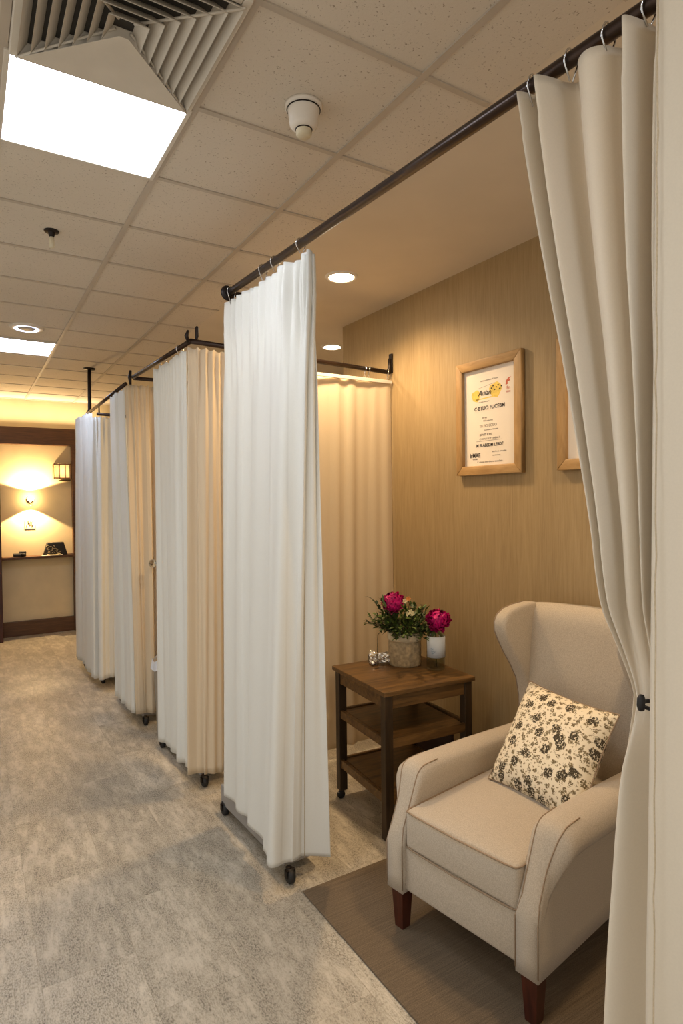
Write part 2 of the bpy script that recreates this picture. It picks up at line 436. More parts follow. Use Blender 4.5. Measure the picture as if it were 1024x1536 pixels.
# ------------------------------------------------------------------ ceiling fittings
def panel_light(x, y, label, w=.515, d=.475):
    t = thing('ceiling_light', label, 'ceiling light', (x,y,H), 0, 'square ceiling panel lights')
    f = MB()
    for s in (-1,1):
        f.box((s*(w/2+.008),0,-.006), (.016,d+.032,.012), .002); f.box((0,s*(d/2+.008),-.006), (w,.016,.012), .002)
    f.build('frame', M['vent'], t)
    MB().box((0,0,-.003), (w,d,.006)).build('diffuser', M['panel'], t)
    return t
p1 = panel_light(.396, 2.236, 'large glowing square ceiling panel nearest the louvred air vent')
p2 = dup(p1, (.396, 5.66, H), 0, 'distant glowing ceiling panel beside the round ceiling vent')
for c_ in p2.children:
    if c_.name.startswith('diffuser'): c_.data = c_.data.copy(); c_.data.materials[0] = M['panel_blue']
dup(p1, (.396, -.75, H), 0, 'added unseen glowing ceiling panel behind the camera')  # out of view, added to brighten the corridor
dup(p1, (-.71, 1.2, H), 0, 'added unseen glowing ceiling panel over the left side of the corridor')  # another unseen panel, added only for its light

t = thing('air_vent', 'square louvred air diffuser in the ceiling beside the large light panel', 'vent', (.396, 1.72, H))
S = .262
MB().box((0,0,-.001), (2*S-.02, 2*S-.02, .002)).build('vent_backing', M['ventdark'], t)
f = MB()
for s in (-1,1):
    f.box((s*(S-.012),0,-.012), (.024,2*S,.024), .003); f.box((0,s*(S-.012),-.012), (2*S-.05,.024,.024), .003)
f.build('frame', M['vent'], t)
lv = MB()
def ring(r0, z0, r1, z1, th=.0025):
    for k in range(4):
        T = Matrix.Rotation(k*PI/2, 4, 'Z')
        lv.add([(-r0,r0,z0),(r0,r0,z0),(r1,r1,z1),(-r1,r1,z1),(-r0,r0,z0+th),(r0,r0,z0+th),(r1,r1,z1+th),(-r1,r1,z1+th)],
               [[0,1,2,3],[7,6,5,4],[0,4,5,1],[3,2,6,7],[0,3,7,4],[1,5,6,2]], False, 0, T)
for k in range(7):
    r1 = .052 + k*.032
    ring(r1-.026, -.004, r1, -.036)
lv.build('louvre', M['vent'], t)
MB().add([(-.012,.012,-.0375),(.012,.012,-.0375),(.243,.243,-.0375),(-.243,.243,-.0375),(-.012,.012,-.036),(.012,.012,-.036),(.243,.243,-.036),(-.243,.243,-.036)],
         [[0,1,2,3],[7,6,5,4],[0,4,5,1],[2,6,7,3],[1,5,6,2],[3,7,4,0]]).build('blanking_plate', M['vent'], t)
dg = MB()
for k in range(4): dg.tube([Matrix.Rotation(k*PI/2,3,'Z') @ Vector(p) for p in ((.02,.02,-.014),(.246,.246,-.034))], .004, 6)
dg.build('corner_rib', M['vent'], t)

t = thing('smoke_detector', 'white round smoke detector on a ceiling tile', 'smoke detector', (.978, 1.786, H))
MB().lathe([(0,-.014),(.055,-.014),(.062,-.008),(.062,0),(0,0)]).build('base_plate', M['white'], t)
MB().lathe([(.054,-.014),(.052,-.02),(.046,-.065),(.036,-.076),(.028,-.078),(0,-.078)]).build('housing', M['white'], t)
MB().lathe([(.0555,-.0135),(.0565,-.0155),(.0545,-.0175)]).build('shadow_gap', M['iron'], t)
MB().lathe([(.0285,-.075),(.0285,-.079),(.026,-.081)]).build('sensor_ring', M['iron'], t)
MB().lathe([(.026,-.078),(.026,-.094),(.022,-.1),(0,-.1)]).build('sensor_cap', M['glaze'], t)
t = thing('sprinkler_head', 'small dark sprinkler head hanging from a ceiling tile', 'sprinkler', (.381, 3.21, H))
MB().lathe([(0,-.008),(.03,-.008),(.034,-.003),(.034,0),(0,0)]).build('escutcheon', M['iron'], t)
MB().lathe([(.017,-.008),(.013,-.022),(.010,-.03)]).build('neck', M['iron'], t)
MB().lathe([(.009,-.03),(.011,-.035),(.012,-.07),(.009,-.08),(0,-.08)]).build('nozzle', M['glaze'], t)
t = thing('round_vent', 'round white ceiling vent beside the distant light panel', 'vent', (.417, 5.04, H))
MB().lathe([(.075,-.004),(.08,-.016),(.112,-.012),(.118,0)]).build('rim', M['white'], t)
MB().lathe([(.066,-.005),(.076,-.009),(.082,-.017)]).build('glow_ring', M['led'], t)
MB().lathe([(0,-.018),(.05,-.018),(.066,-.008),(.066,0)]).build('core', M['bin'], t)
def downlight(x, y, label, en, first=None):
    if first: t = dup(first, (x,y,H), 0, label)
    else:
        t = thing('downlight', label, 'downlight', (x,y,H), 0, 'recessed warm downlights')
        MB().lathe([(.072,-.002),(.075,-.009),(.092,-.007),(.096,0)]).build('trim_ring', M['white'], t)
        MB().lathe([(0,-.005),(.06,-.0055),(.074,-.004)]).build('lamp_face', M['down'], t)
    light('downlight_beam', 'SPOT', (x,y,H-.03), en, (255,218,168), None, spot_size=math.radians(150), spot_blend=.7, shadow_soft_size=.07)
    return t
d1 = downlight(1.895, 3.03, 'warm downlight in smooth ceiling above the wooden side table', 62)
downlight(2.68, 4.45, 'warm downlight past the end of the tan wall', 26, d1)
downlight(1.80, 3.66, 'warm downlight hidden above the second curtained bay', 34, d1)
downlight(1.80, 5.2, 'warm downlight above the third curtained bay', 24, d1)
downlight(1.85, .95, 'warm downlight above the wingback armchair', 46, d1)
# cove strip that washes the far wall
light('cove_light', 'AREA', (.7, YF-.16, 2.66), 5, (255,226,182), None, shape='RECTANGLE', size=1.6, size_y=.06).rotation_euler = (PI, 0, 0)

# ------------------------------------------------------------------ rods
def hook_tube(x, y, z, r, drop, w=.012):
    pts = [(x+r*math.cos(a), y, z+r*math.sin(a)) for a in [PI*1.15-PI*1.3*k/10 for k in range(11)]]
    return [(x-r*.9, y, z-drop)] + pts + [(x+r*.95, y+.004, z-drop*.7)]
# bay one rod
ROD = [Vector((1.13,-.9,2.515)), Vector((1.13,.6,2.58)), Vector((1.13,2.865,2.678))]
def rodz(y): return 2.58 + (y-.6)*(2.678-2.58)/2.265
t = thing('curtain_rod', 'long bronze curtain rod running from top right over the armchair bay', 'curtain rod', (1.13,2.865,2.678))
off = -Vector((1.13,2.865,2.678))
MB().tube([Vector((1.13,YB+.005,rodz(YB)))+off, Vector((1.13,2.865,2.678))+off], .0165, 20).build('pole', M['rod'], t)
MB().lathe([(0,-.006),(.034,-.006),(.038,0),(.034,.008),(.012,.014),(0,.014)], T=Matrix.Rotation(-PI/2,4,'X')).build('end_flange', M['iron'], t)
MB().tube([(0,-.01,0),(.05,.0,.002),(.10,0,.004)], [.012,.014,.01], 10).build('side_arm', M['iron'], t)
MB().cyl((0,-3.4,-.147), (0,-3.4,H-2.678), .009, n=10).build('ceiling_hanger', M['iron'], t)

# cross rod between bay one and two, with wall bracket
t = thing('curtain_rod', 'cross rod fixed to the tan wall by a dark bracket', 'curtain rod', (WX, 3.3, 2.497))
MB().tube([(1.08-WX,0,.038),(-.02,0,0)], .0145, 16).build('pole', M['rod'], t)
MB().tube([(-.06,0,0),(-.022,0,.004),(-.018,0,.03),(-.014,0,.09)], [.013,.017,.013,.012], 10).build('bracket_arm', M['iron'], t)
MB().box((-.006,0,.06), (.012,.035,.13), .004).build('wall_plate', M['iron'], t)
# rod two (front of bay two)
def frontrod(p, q, label, post=None):
    t = thing('curtain_rod', label, 'curtain rod', p)
    a = Vector(p); b = Vector(q)
    MB().tube([(0,0,0), b-a], .0135, 14).build('pole', M['rod'], t)
    return t
t = frontrod((1.08,3.3,2.536), (1.04,4.47,2.541), 'dark rod along the front of the second curtained bay')
MB().tube([(-.018,-.01,-.012),(-.03,-.02,.02),(-.022,-.025,.05)], [.008,.012,.006], 8).build('end_hook', M['iron'], t)
MB().tube([(.028,.0,.0),(.035,.0,.03),(.036,.0,.075),(.036,0,.085)], [.006,.010,.011,.006], 10).build('upright_bracket', M['iron'], t)
# cross rod two
t = frontrod((1.045,4.5,2.540), (2.3,4.5,2.545), 'short dark cross rod at the near side of the third bay')
MB().tube([(-.02,-.01,-.05),(-.025,-.012,0),(-.018,-.01,.05)], [.008,.013,.009], 8).build('end_bracket', M['iron'], t)
MB().cyl((1.2,0,0), (1.2,0,H-2.54), .007, n=10).build('ceiling_post', M['iron'], t)
# farthest rod with ceiling post
t = frontrod((1.0,4.53,2.50), (1.0,6.38,2.485), 'farthest dark front rod on a tall ceiling post')
PX = 1.075
MB().tube([(.0,1.85,-.015),(.02,1.78,0),(.05,1.77,.05),(.055,1.77,H-2.50-.01)], [.012,.014,.017,.017], 12).build('ceiling_post', M['iron'], t)
MB().lathe([(0,-.012),(.05,-.012),(.056,0)], c=(.055,1.77,H-2.50)).build('post_flange', M['iron'], t)
t = frontrod((.99,5.6,2.42), (1.75,5.6,2.40), 'dark cross rod at the near side of the farthest bay')
MB().cyl((.02,0,0), (.02,0,.075), .006, n=10).build('end_bracket', M['iron'], t)
MB().cyl((.7,0,0), (.7,0,H-2.402), .007, n=10).build('ceiling_post', M['iron'], t)

# ------------------------------------------------------------------ curtains
def resample(path, n):
    P = [Vector(p) for p in path]; L = [0]
    for a, b in zip(P, P[1:]): L.append(L[-1]+(b-a).length)
    out = []
    for i in range(n+1):
        s = L[-1]*i/n; k = 0
        while k < len(L)-2 and L[k+1] < s: k += 1
        f = (s-L[k])/max(1e-9, L[k+1]-L[k]); out.append(P[k].lerp(P[k+1], f))
    # soften corners
    for _ in range(6):
        out = [out[0]] + [(out[i-1]+out[i]*2+out[i+1])/4 for i in range(1, len(out)-1)] + [out[-1]]
    return out
def curtain(parent, top, bot, ztop, zbot, folds, amp, seed, mat, nu=220, nv=70, header=.05, pleat=0, name='cloth', sharp=.35):
    """top, bot: xy paths; ztop, zbot: functions of u; folds: fold count; amp: (top, mid, bottom) depth"""
    r = random.Random(seed)
    A = resample(top, nu); B = resample(bot, nu)
    pr = random.Random(seed+100); pk = [pr.uniform(.5,1.5) for _ in range(40)]
    ph = r.uniform(0, 6.28); ph2 = r.uniform(0, 6.28); ph3 = r.uniform(0, 6.28)
    w = [r.uniform(.55, 1.25) for _ in range(64)]
    def fn(u, v):
        i = min(nu, int(round(u*nu)))
        a = A[i]; b = B[i]; p = a.lerp(b, v)
        i0 = max(0, i-2); i1 = min(nu, i+2)
        tn = (A[i1].lerp(B[i1], v) - A[i0].lerp(B[i0], v)); tn = Vector((tn.x, tn.y)).normalized()
        nrm = Vector((tn.y, -tn.x))
        k = folds*u + .28*math.sin(2*PI*1.7*u+ph2) + .12*math.sin(3*v+ph3+5*u)
        s = math.sin(2*PI*k+ph); s = s*(1-sharp)+sharp*math.copysign(abs(s)**.45, s)
        amt = w[int(k) % 64]*(1-(k % 1)) + w[int(k+1) % 64]*(k % 1)
        am = interp([(0, amp[0]), (header, amp[0]*.9), (.25, amp[1]), (1, amp[2])], v)
        o = am*amt*s
        o += .25*am*math.sin(2*PI*folds*2.3*u+ph3+1.5*v)
        if pleat:
            q_ = 26*u; j = int(q_) % 38; gk = pk[j]*(1-q_+int(q_))+pk[j+1]*(q_-int(q_))
            gath = math.sin(2*PI*(17*u+.35*math.sin(9*u+ph2)))*gk
            env = .55+.45*v/header if v < header else max(0, 1-(v-header)/.16)**1.6
            o += pleat*gath*env
        if header and abs(v-header) < .006: o -= .002
        z = ztop(u)+(zbot(u)-ztop(u))*v
        if v < .02 and pleat: z += .006*math.sin(2*PI*folds*2.0*u+ph2)*(1-v/.02)
        q = p + nrm*o
        return (q.x, q.y, z)
    curtain.fn = fn
    return MB().grid(fn, nu, nv).build(name, mat, parent, recalc=False, solid=.002)
def hooks(parent, pts, wire=.0022):
    for (x, y, zr, zt) in pts:
        R = .021
        pts3 = [(x-.004,y,zt-.01)] + [(x+R*math.cos(a), y+.003*math.sin(a*2), zr+R*math.sin(a)) for a in [PI*1.2-PI*1.4*k/12 for k in range(13)]] + [(x+.012,y+.005,zt-.004)]
        MB().tube(pts3, wire, 6).build('curtain_hook', M['chrome'], parent)

# curtain one: white panel at the front of the armchair bay
t = thing('curtain', 'tall cream curtain panel hanging alone at the corridor front of the armchair bay', 'curtain', (1.13,2.5,0))
def rel(path, o): return [(a-o[0], b-o[1]) for a, b in path]
o1 = (1.13,2.5)
curtain(t, rel([(1.13,2.90),(1.13,2.16),(1.136,2.055),(1.146,2.10),(1.156,2.05),(1.166,2.09),(1.172,2.06)], o1), rel([(1.103,2.95),(1.118,2.67),(1.086,2.645),(1.102,2.46),(1.066,2.43),(1.062,2.30),(1.15,2.275),(1.20,2.32),(1.31,2.24)], o1),
        lambda u: interp([(0,2.632),(.75,2.602),(1,2.60)], u), lambda u: interp([(0,.145),(.3,.135),(.6,.125),(1,.115)], u), 2.7, (.010,.010,.010), 5, M['curtain_cool_lit'], 340, 130, .05, .014)
MB().tube([Vector(curtain.fn(.885, k/60))+Vector((-.0012,-.0022,0)) for k in range(61)], .0014, 5).build('stitched_seam', M['seam'], t)
hooks(t, [(0, y-2.5, rodz(y), 2.62) for y in (2.82, 2.45, 2.33, 2.10)])
hm = MB()
# tied-back curtain on the right
def left_y(z):
    return .022*sstep(1.75,1.25,z) + interp([(.0,.83),(.54,.795),(.74,.78),(.89,.764),(1.10,.745),(1.21,.722),(1.255,.717),(1.33,.745),(1.42,.775),(1.57,.796),(1.73,.830),(1.95,.869),(2.165,.912),(2.32,.942),(2.57,.988)], z)
def right_y(z):
    return interp([(0,.60),(1.0,.62),(1.27,.655),(1.5,.63),(2.1,.60),(2.6,.56)], z)
t = thing('curtain', 'cream curtain gathered back by a black tie beside the armchair', 'curtain', (1.13,.8,0))
NU, NV = 200, 110
rr = random.Random(3)
def tied(u, v):
    z = 2.562*(1-v)+.012*v + (u-.5)*-.03*(1-v)
    yl = left_y(z); yr = right_y(z); tight = math.exp(-((z-1.27)/.16)**2)
    uu = u + .02*math.sin(2*PI*u*2+1)
    y = yl + (yr-yl)*uu
    k = 4.6*u + .15*math.sin(2*PI*u*1.3)
    s = math.sin(2*PI*k-.9)
    s = s*.6+.4*math.copysign(abs(s)**.4, s)
    a = (.030+.016*sstep(1.6,2.4,z))*(1-.72*tight)*(1 + .3*math.sin(2*PI*u*1.7+.5))
    if z < 1.27: k2 = 2.2*u+.1; s = math.sin(2*PI*k2+.4); a *= 1.15
    bl = sstep(1.42, 1.12, z)
    s_up = math.sin(2*PI*k-.9); s_up = s_up*.6+.4*math.copysign(abs(s_up)**.4, s_up)
    s_dn = math.sin(2*PI*(2.2*u+.1)+.4)
    s = s_up*(1-bl)+s_dn*bl
    x = -.0 + a*s + .02*tight
    if v < .045: x += .004
    return (x, y-.8, z)
MB().grid(tied, NU, NV).build('cloth', M['curtain'], t, recalc=False, solid=.002)
tb = MB().tube([(.03*math.cos(a)+.006, -.124+.030*math.sin(a), 1.243) for a in [2*PI*k/24 for k in range(24)]], .004, 8, closed=True)
tb.build('tie_band', M['rubber'], t)
MB().tube([(-.034,-.113,1.240),(-.036,-.113,1.248),(-.036,-.114,1.262),(-.034,-.114,1.270)], [.006,.0075,.0075,.004], 10).build('tie_toggle', M['rubber'], t)
hooks(t, [(0, y-.8, rodz(y), 2.555) for y in (.965, .865, .775, .69)])
# straight flat panel in front of it
t = thing('curtain', 'flat straight cream curtain panel with stitched seam at right picture edge', 'curtain', (1.085,.4,0))
o2 = (1.085,.4)
curtain(t, rel([(1.085,.640),(1.085,-.5)], o2), rel([(1.075,.672),(1.085,-.5)], o2), lambda u: 2.56-.05*u, lambda u: .012, 7, (.014,.012,.014), 11, M['curtain'], 220, 60, .04, 0)
sm = MB().tube([(-.022+.002*math.sin(k*2.1), .232+.016*k/40-.0+.0008*math.sin(k*3), 2.55-k*2.52/40) for k in range(41)], .0016, 5)
sm.build('stitched_seam', M['seam'], t)
hooks(t, [(.045, y-.4, rodz(y), 2.55) for y in (.6, .45)])

# curtain two: wraps the near corner of bay two
t = thing('curtain', 'cream curtain wrapping the near corner of the second bay', 'curtain', (1.09,3.3,0))
o3 = (1.09,3.3)
curtain(t, rel([(1.055,4.02),(1.075,3.36)], o3), rel([(1.02,3.91),(1.055,3.72),(1.025,3.69),(1.06,3.56),(1.03,3.53),(1.07,3.36)], o3), lambda u: 2.50, lambda u: .135, 3.1, (.008,.010,.010), 21, M['curtain_cool_lit'], 160, 60, .05, .005, 'front_panel')
curtain(t, rel([(1.085,3.34),(1.11,3.29),(1.62,3.3)], o3), rel([(1.06,3.36),(1.11,3.29),(1.62,3.3)], o3), lambda u: 2.503-.03*u, lambda u: .118, 5.6, (.010,.02,.026), 22, M['curtain_warm_lit'], 180, 60, .05, .005, 'side_panel')
hooks(t, [(-.01, y-3.3, 2.537, 2.50) for y in (3.5, 3.85)])
# back curtain on the cross rod
t = thing('curtain', 'warm lit curtain on the cross rod behind the side table', 'curtain', (2.1,3.3,0))
o4 = (2.1,3.3)
curtain(t, rel([(1.68,3.31),(2.44,3.3)], o4), rel([(1.68,3.31),(2.44,3.3)], o4), lambda u: 2.435, lambda u: .07, 3.6, (.006,.008,.016), 31, M['curtain_warm_lit'], 200, 60, .025, 0)
MB().box((0,-.012,2.43), (.68,.012,.022), .002).build('header_strip', M['white'], t)
for dx in (.12, .15, .30):
    MB().tube([(dx-.0,-.0,2.44),(dx+.01,-.018,2.49),(dx+.014,-.016,2.515),(dx+.016,0,2.519),(dx+.02,.018,2.505),(dx+.02,.004,2.44)], .0022, 6).build('curtain_hook', M['chrome'], t)
# curtain three
t = thing('curtain', 'pale curtain wrapping the near corner of the third bay', 'curtain', (1.03,4.5,0))
o5 = (1.03,4.5)
curtain(t, rel([(.985,5.02),(1.0,4.56)], o5), rel([(.985,5.06),(1.03,4.56)], o5), lambda u: 2.475, lambda u: .11, 2.2, (.006,.010,.014), 41, M['curtain_cool_lit'], 120, 50, .05, .003, 'front_panel')
curtain(t, rel([(1.0,4.56),(1.04,4.49),(1.34,4.5)], o5), rel([(1.03,4.56),(1.07,4.49),(1.34,4.5)], o5), lambda u: 2.49, lambda u: .115, 4.2, (.010,.02,.024), 42, M['curtain_warm_lit'], 140, 50, .05, .005, 'side_panel')
# curtain four
t = thing('curtain', 'farthest pale curtain beside the tall ceiling post', 'curtain', (.96,5.6,0))
o6 = (.96,5.6)
curtain(t, rel([(.95,6.42),(.955,5.66)], o6), rel([(.95,6.6),(.955,5.68)], o6), lambda u: 2.475-.035*u, lambda u: .10, 3.2, (.008,.014,.02), 51, M['curtain_cool_lit'], 120, 50, .05, .004, 'front_panel')
curtain(t, rel([(.955,5.66),(.985,5.6),(1.5,5.6)], o6), rel([(.955,5.68),(.985,5.6),(1.5,5.6)], o6), lambda u: 2.395, lambda u: .11, 6.2, (.008,.018,.022), 52, M['curtain_cool_lit'], 160, 50, .05, .004, 'side_panel')

# ------------------------------------------------------------------ rolling bases under the curtains
def base_unit(loc, rz, label, first=None):
    if first: return dup(first, loc, rz, label)
    t = thing('rolling_base', label, 'rolling base', loc, rz, 'rolling bases under the curtains')
    MB().box((.10,.395,.098), (.17,.69,.105), .006).build('base_box', M['greybase'], t)
    for x, y in ((.02,-.0),(.02,.70),(.155,.26),(.155,.70)):
        c = MB().cyl((x,y+.01,.05), (x,y+.01,.064), .014, n=12).box((x-.02,y,.043), (.004,.022,.034), .001).box((x+.02,y,.043), (.004,.022,.034), .001).box((x,y,.057), (.044,.022,.006), .001).build('caster', M['iron'], t)
        MB().lathe([(0,-.015),(.024,-.015),(.031,-.010),(.031,.010),(.024,.015),(0,.015)], T=Matrix.Translation((x,y,.031)) @ Matrix.Rotation(PI/2,4,'Y'), n=24).build('wheel', M['rubber'], c)
    return t
b1 = base_unit((1.142,2.335,0), .04, 'low grey rolling base beneath the lone front curtain panel')
base_unit((1.13,3.40,0), .07, 'low grey rolling base beneath the second bay curtain', b1)
base_unit((1.09,4.585,0), .04, 'low grey rolling base beneath the third bay curtain', b1)
base_unit((1.025,5.87,0), .05, 'low grey rolling base beneath the farthest curtain', b1)

# waste bin and clear knob between curtains two and three
t = thing('waste_bin', 'grey waste bin with white liner glimpsed between two curtains', 'bin', (1.215,4.315,0))
MB().lathe([(0,.0),(.085,.0),(.09,.01),(.108,.52),(.112,.53),(.104,.53),(.086,.02),(0,.015)]).build('bin_body', M['bin'], t)
def lin_fn(u, v):
    a = 2*PI*u; r = .1155+.008*math.sin(9*a)*v+.004*v; return (r*math.cos(a), r*math.sin(a), .545-.07*v+.008*math.sin(7*a))
MB().grid(lin_fn, 64, 6).build('liner', M['liner'], t)

# ------------------------------------------------------------------ rug
o = MB().box((0,0,.005), (1.24,2.9,.010), .003).build('rug', M['rug']); o.location = (1.795,.795,0)
tag(o, 'dark brown woven mat on the floor beneath the wingback armchair', 'rug')
RZ = .010

# ------------------------------------------------------------------ armchair
th = math.atan2(-.9887, .15)
D = Vector((.9887,.15,0))
base = Vector((1.404,1.567,0)) + D*.45
t = thing('wingback_armchair', 'oatmeal linen wingback armchair with dark legs on the brown mat', 'armchair', (base.x, base.y, RZ), th)
ch = t
def L(w, d, z): return (w, d-.45, z)
# front rail and body
MB().box(L(0,.40,.245), (.535,.76,.17), .012).build('seat_frame', M['linen'], t)
# arms (outer side panel, roll, scrolled front)
def arm(sg):
    secs = []
    ds = [0,.02,.04,.06,.075,.09,.10,.11,.12,.14,.17,.22,.35,.5,.65,.8,.87,.9]
    T = [(0,.36),(.02,.40),(.04,.445),(.06,.49),(.075,.525),(.09,.56),(.10,.58),(.115,.597),(.14,.607),(.2,.61),(.5,.597),(.87,.575),(.9,.565)]
    for d in ds:
        top = interp(T, d); ro = sstep(.05,.12,d)
        xi, xo = .245, .325; sec = []
        lo = .155
        m = (xi+xo)/2
        hi = top
        sec = [(xi,lo),(xo,lo),(xo,lo+.06),(xo, hi-.115),(xo+.003*ro, hi-.103),(xo+.040*ro, hi-.100),(xo+.050*ro, hi-.083),(xo+.056*ro, hi-.058),
               (xo+.045*ro, hi-.03),(xo+.024*ro-.006, hi-.008),(m+.02*ro, hi),(xi+.012, hi-.006),(xi-.004*ro, hi-.026),(xi-.006*ro, hi-.06),(xi, hi-.10),(xi, lo+.06)]
        dd = d
        secs.append([L(sg*a, dd, b) for a, b in sec])
    return MB().loft(secs)
for sg in (-1,1):
    a = arm(sg).build('arm', M['linen'], t)
    vv = [v.co.copy() for v in a.data.vertices]; n_ = len(vv)//18
    for idx, xx in ((n_-5, .245), (9, .325)):
        pts = [Vector(L(sg*xx, .0, .17)), Vector(L(sg*xx, -.0005, .33))] + [vv[k*n_+idx] for k in range(1, 12)]
        MB().tube(pts, .0022, 6).build('piping', M['piping'], a)
# seat cushion
def cush(u, v):
    pass
bm = bmesh.new(); bmesh.ops.create_cube(bm, size=1)
for v in bm.verts: v.co = Vector((v.co.x*.49, v.co.y*.80+.415-.45, v.co.z*.145+.40))
bmesh.ops.bevel(bm, geom=bm.edges[:], offset=.022, segments=3, affect='EDGES', profile=.6)
bmesh.ops.subdivide_edges(bm, edges=[e for e in bm.edges if e.calc_length() > .2], cuts=9, use_grid_fill=True)
for v in bm.verts:
    x = v.co.x/.245; y = (v.co.y+.035)/.40
    k = max(0,1-x*x)*max(0,1-y*y*y*y)
    if v.co.z > .44: v.co.z += .022*k
    if v.co.y < -.40: v.co.y -= .012*max(0,1-x*x)*max(0,1-((v.co.z-.4)/.07)**2)
sc = MB().bm(bm, None, True).build('seat_cushion', M['linen'], t)
for z in (.468,.334):
    MB().tube([L(w, d, z) for w, d in ((-.244,.5),(-.244,.04),(-.236,.018),(-.2,.012),(0,.006),(.2,.012),(.236,.018),(.244,.04),(.244,.5))], .0032, 6).build('piping', M['piping'], sc)
# backrest: padded, reclined, softly rounded top
def backsec(z):
    f = (z-.40)/.74
    return .80+.085*f
secs = []
for k in range(25):
    z = .30+.845*k/24; f = k/24
    w = .262+.012*f; d0 = backsec(z); thk = .10
    top = max(0, (z-1.08)/.065)
    sh = 1-.0*top
    rr_ = .035*top*top
    sec = []
    for q in range(24):
        a = 2*PI*q/24; cx = math.copysign(abs(math.cos(a))**.35, math.cos(a)); sy = math.copysign(abs(math.sin(a))**.45, math.sin(a))
        bul = .018*(1-cx*cx)*math.sin(PI*min(1,max(0,f))) if sy < 0 else 0
        sec.append(L(cx*(w-rr_*.5), d0+thk/2+sy*(thk/2-rr_)-bul, z + (.012*(1-cx*cx) if k > 20 else 0)))
    secs.append(sec)
MB().loft(secs).build('backrest', M['linen'], t)
# wings
wing = [(.90,.52),(.84,.55),(.845,.60),(.855,.66),(.85,.72),(.83,.80),(.785,.87),(.73,.94),(.69,1.0),(.665,1.045),(.664,1.085),(.685,1.115),(.73,1.136),(.80,1.146),(.90,1.15),(.965,1.14),(.965,.52)]
for sg in (-1,1):
    poly = [(d-.45, z) for d, z in wing]
    a, b = (.245,.315) if sg > 0 else (-.315,-.245)
    wm = MB().prism(poly, a, b, 'yz', .020, seg=4).build('wing', M['linen'], t)
    pts = [(sg*.302, d-.45-.0, z) for d, z in wing[2:15]]
    MB().tube(pts, .0028, 6).build('piping', M['piping'], wm)
# outer back panel
MB().box(L(0,.93,.36), (.60,.06,.42), .02).build('rear_panel', M['linen'], t)
for w, d in ((-.285,.04),(.285,.04),(-.27,.88),(.27,.88)):
    secs = [[L(w+sx*s, d+sy*s, z) for sx, sy in ((-1,-1),(1,-1),(1,1),(-1,1))] for z, s in ((0,.020),(.165,.029))]
    MB().loft(secs, smooth=False).build('leg', M['mahogany'], t)

# cushion on the armchair
t2 = thing('throw_pillow', 'cream throw pillow with dark floral print leaning in the armchair', 'cushion')
Wd = Vector((.15,-.9887,0)); O3 = Vector((1.404,1.567,0))
def CW(w, d, z): return O3 + D*d + Wd*w + Vector((0,0,z))
BL, TL, TR = CW(-.205,.435,.505), CW(-.165,.715,.845), CW(.235,.675,.835)
ux = (TR-TL).normalized(); uz = (TL-BL); uz = (uz-ux*uz.dot(ux)).normalized(); uy = uz.cross(ux)
ux, uz = ux*math.cos(.05)-uz*math.sin(.05), uz*math.cos(.05)+ux*math.sin(.05); uy = uz.cross(ux)
cen = (BL+TR)/2 + Wd*.012
t2.matrix_world = Matrix(((ux.x,uy.x,uz.x,cen.x),(ux.y,uy.y,uz.y,cen.y),(ux.z,uy.z,uz.z,cen.z),(0,0,0,1)))
S2 = .214
def pil(sgn):
    def fn(u, v):
        a = 2*u-1; b = 2*v-1
        pinch = 1-.07*(1-a*a)*abs(b)**3; pinch2 = 1-.07*(1-b*b)*abs(a)**3
        h = .085*(max(0,1-abs(a)**2.6)*max(0,1-abs(b)**2.6))**.55
        h += .004*math.sin(9*a+4*b)*(1-a*a)*(1-b*b)
        return (a*S2*pinch2+.024*(1-b), sgn*h, b*S2*pinch*(1.09 if b < 0 else 1))
    return fn
MB().grid(pil(-1), 40, 40).grid(pil(1), 40, 40).build('pillow_body', M['floral'], t2, recalc=True)
pp = []
for k in range(160):
    s = k/160*4; e = int(s); f = (s-e)*2-1
    a, b = [(f,-1),(1,f),(-f,1),(-1,-f)][e]
    pp.append((a*S2*(1-.07*(1-b*b)*abs(a)**3)+.024*(1-b), 0, b*S2*(1-.07*(1-a*a)*abs(b)**3)*(1.09 if b < 0 else 1)))
MB().tube(pp, .003, 6, closed=True).build('piping', M['piping'], t2)

# ------------------------------------------------------------------ side table
TZ = .73
t = thing('side_table', 'dark wooden three tier side table between curtain and armchair', 'side table', (1.675,2.345,0), math.radians(-4.5))
tw, td = .552, .555
MB().box((tw/2,td/2,TZ-.012), (tw,td,.024), .004).build('table_top', M['tabletop'], t)
ap = MB()
ap.box((tw/2,.032,TZ-.058), (tw-.07,.02,.068), .002).box((tw/2,td-.032,TZ-.058), (tw-.07,.02,.068), .002)
ap.box((.032,td/2,TZ-.058), (.02,td-.07,.068), .002).box((tw-.032,td/2,TZ-.058), (.02,td-.07,.068), .002)
ap.build('apron', M['tabletop'], t)
lo_ = .045
for x, y in ((.036,.036),(tw-.036,.036),(.036,td-.036),(tw-.036,td-.036)):
    z0 = .0 if y < .2 else lo_
    lg = MB().box((x,y,(TZ-.024+z0)/2), (.045,.045,TZ-.024-z0), .003).build('leg', M['tableleg'], t)
    if y > .2:
        cs = MB().box((x,y,.038), (.03,.026,.014), .003).box((x-.012,y-.012,.036), (.035,.012,.008), .002).build('caster', M['chrome'], lg)
        lg2 = MB().lathe([(0,-.010),(.018,-.010),(.022,-.006),(.022,.006),(.018,.010),(0,.010)], T=Matrix.Translation((x-.012,y-.01,.022)) @ Matrix.Rotation(PI/2,4,'X'), n=20).build('caster_wheel', M['rubber'], lg)
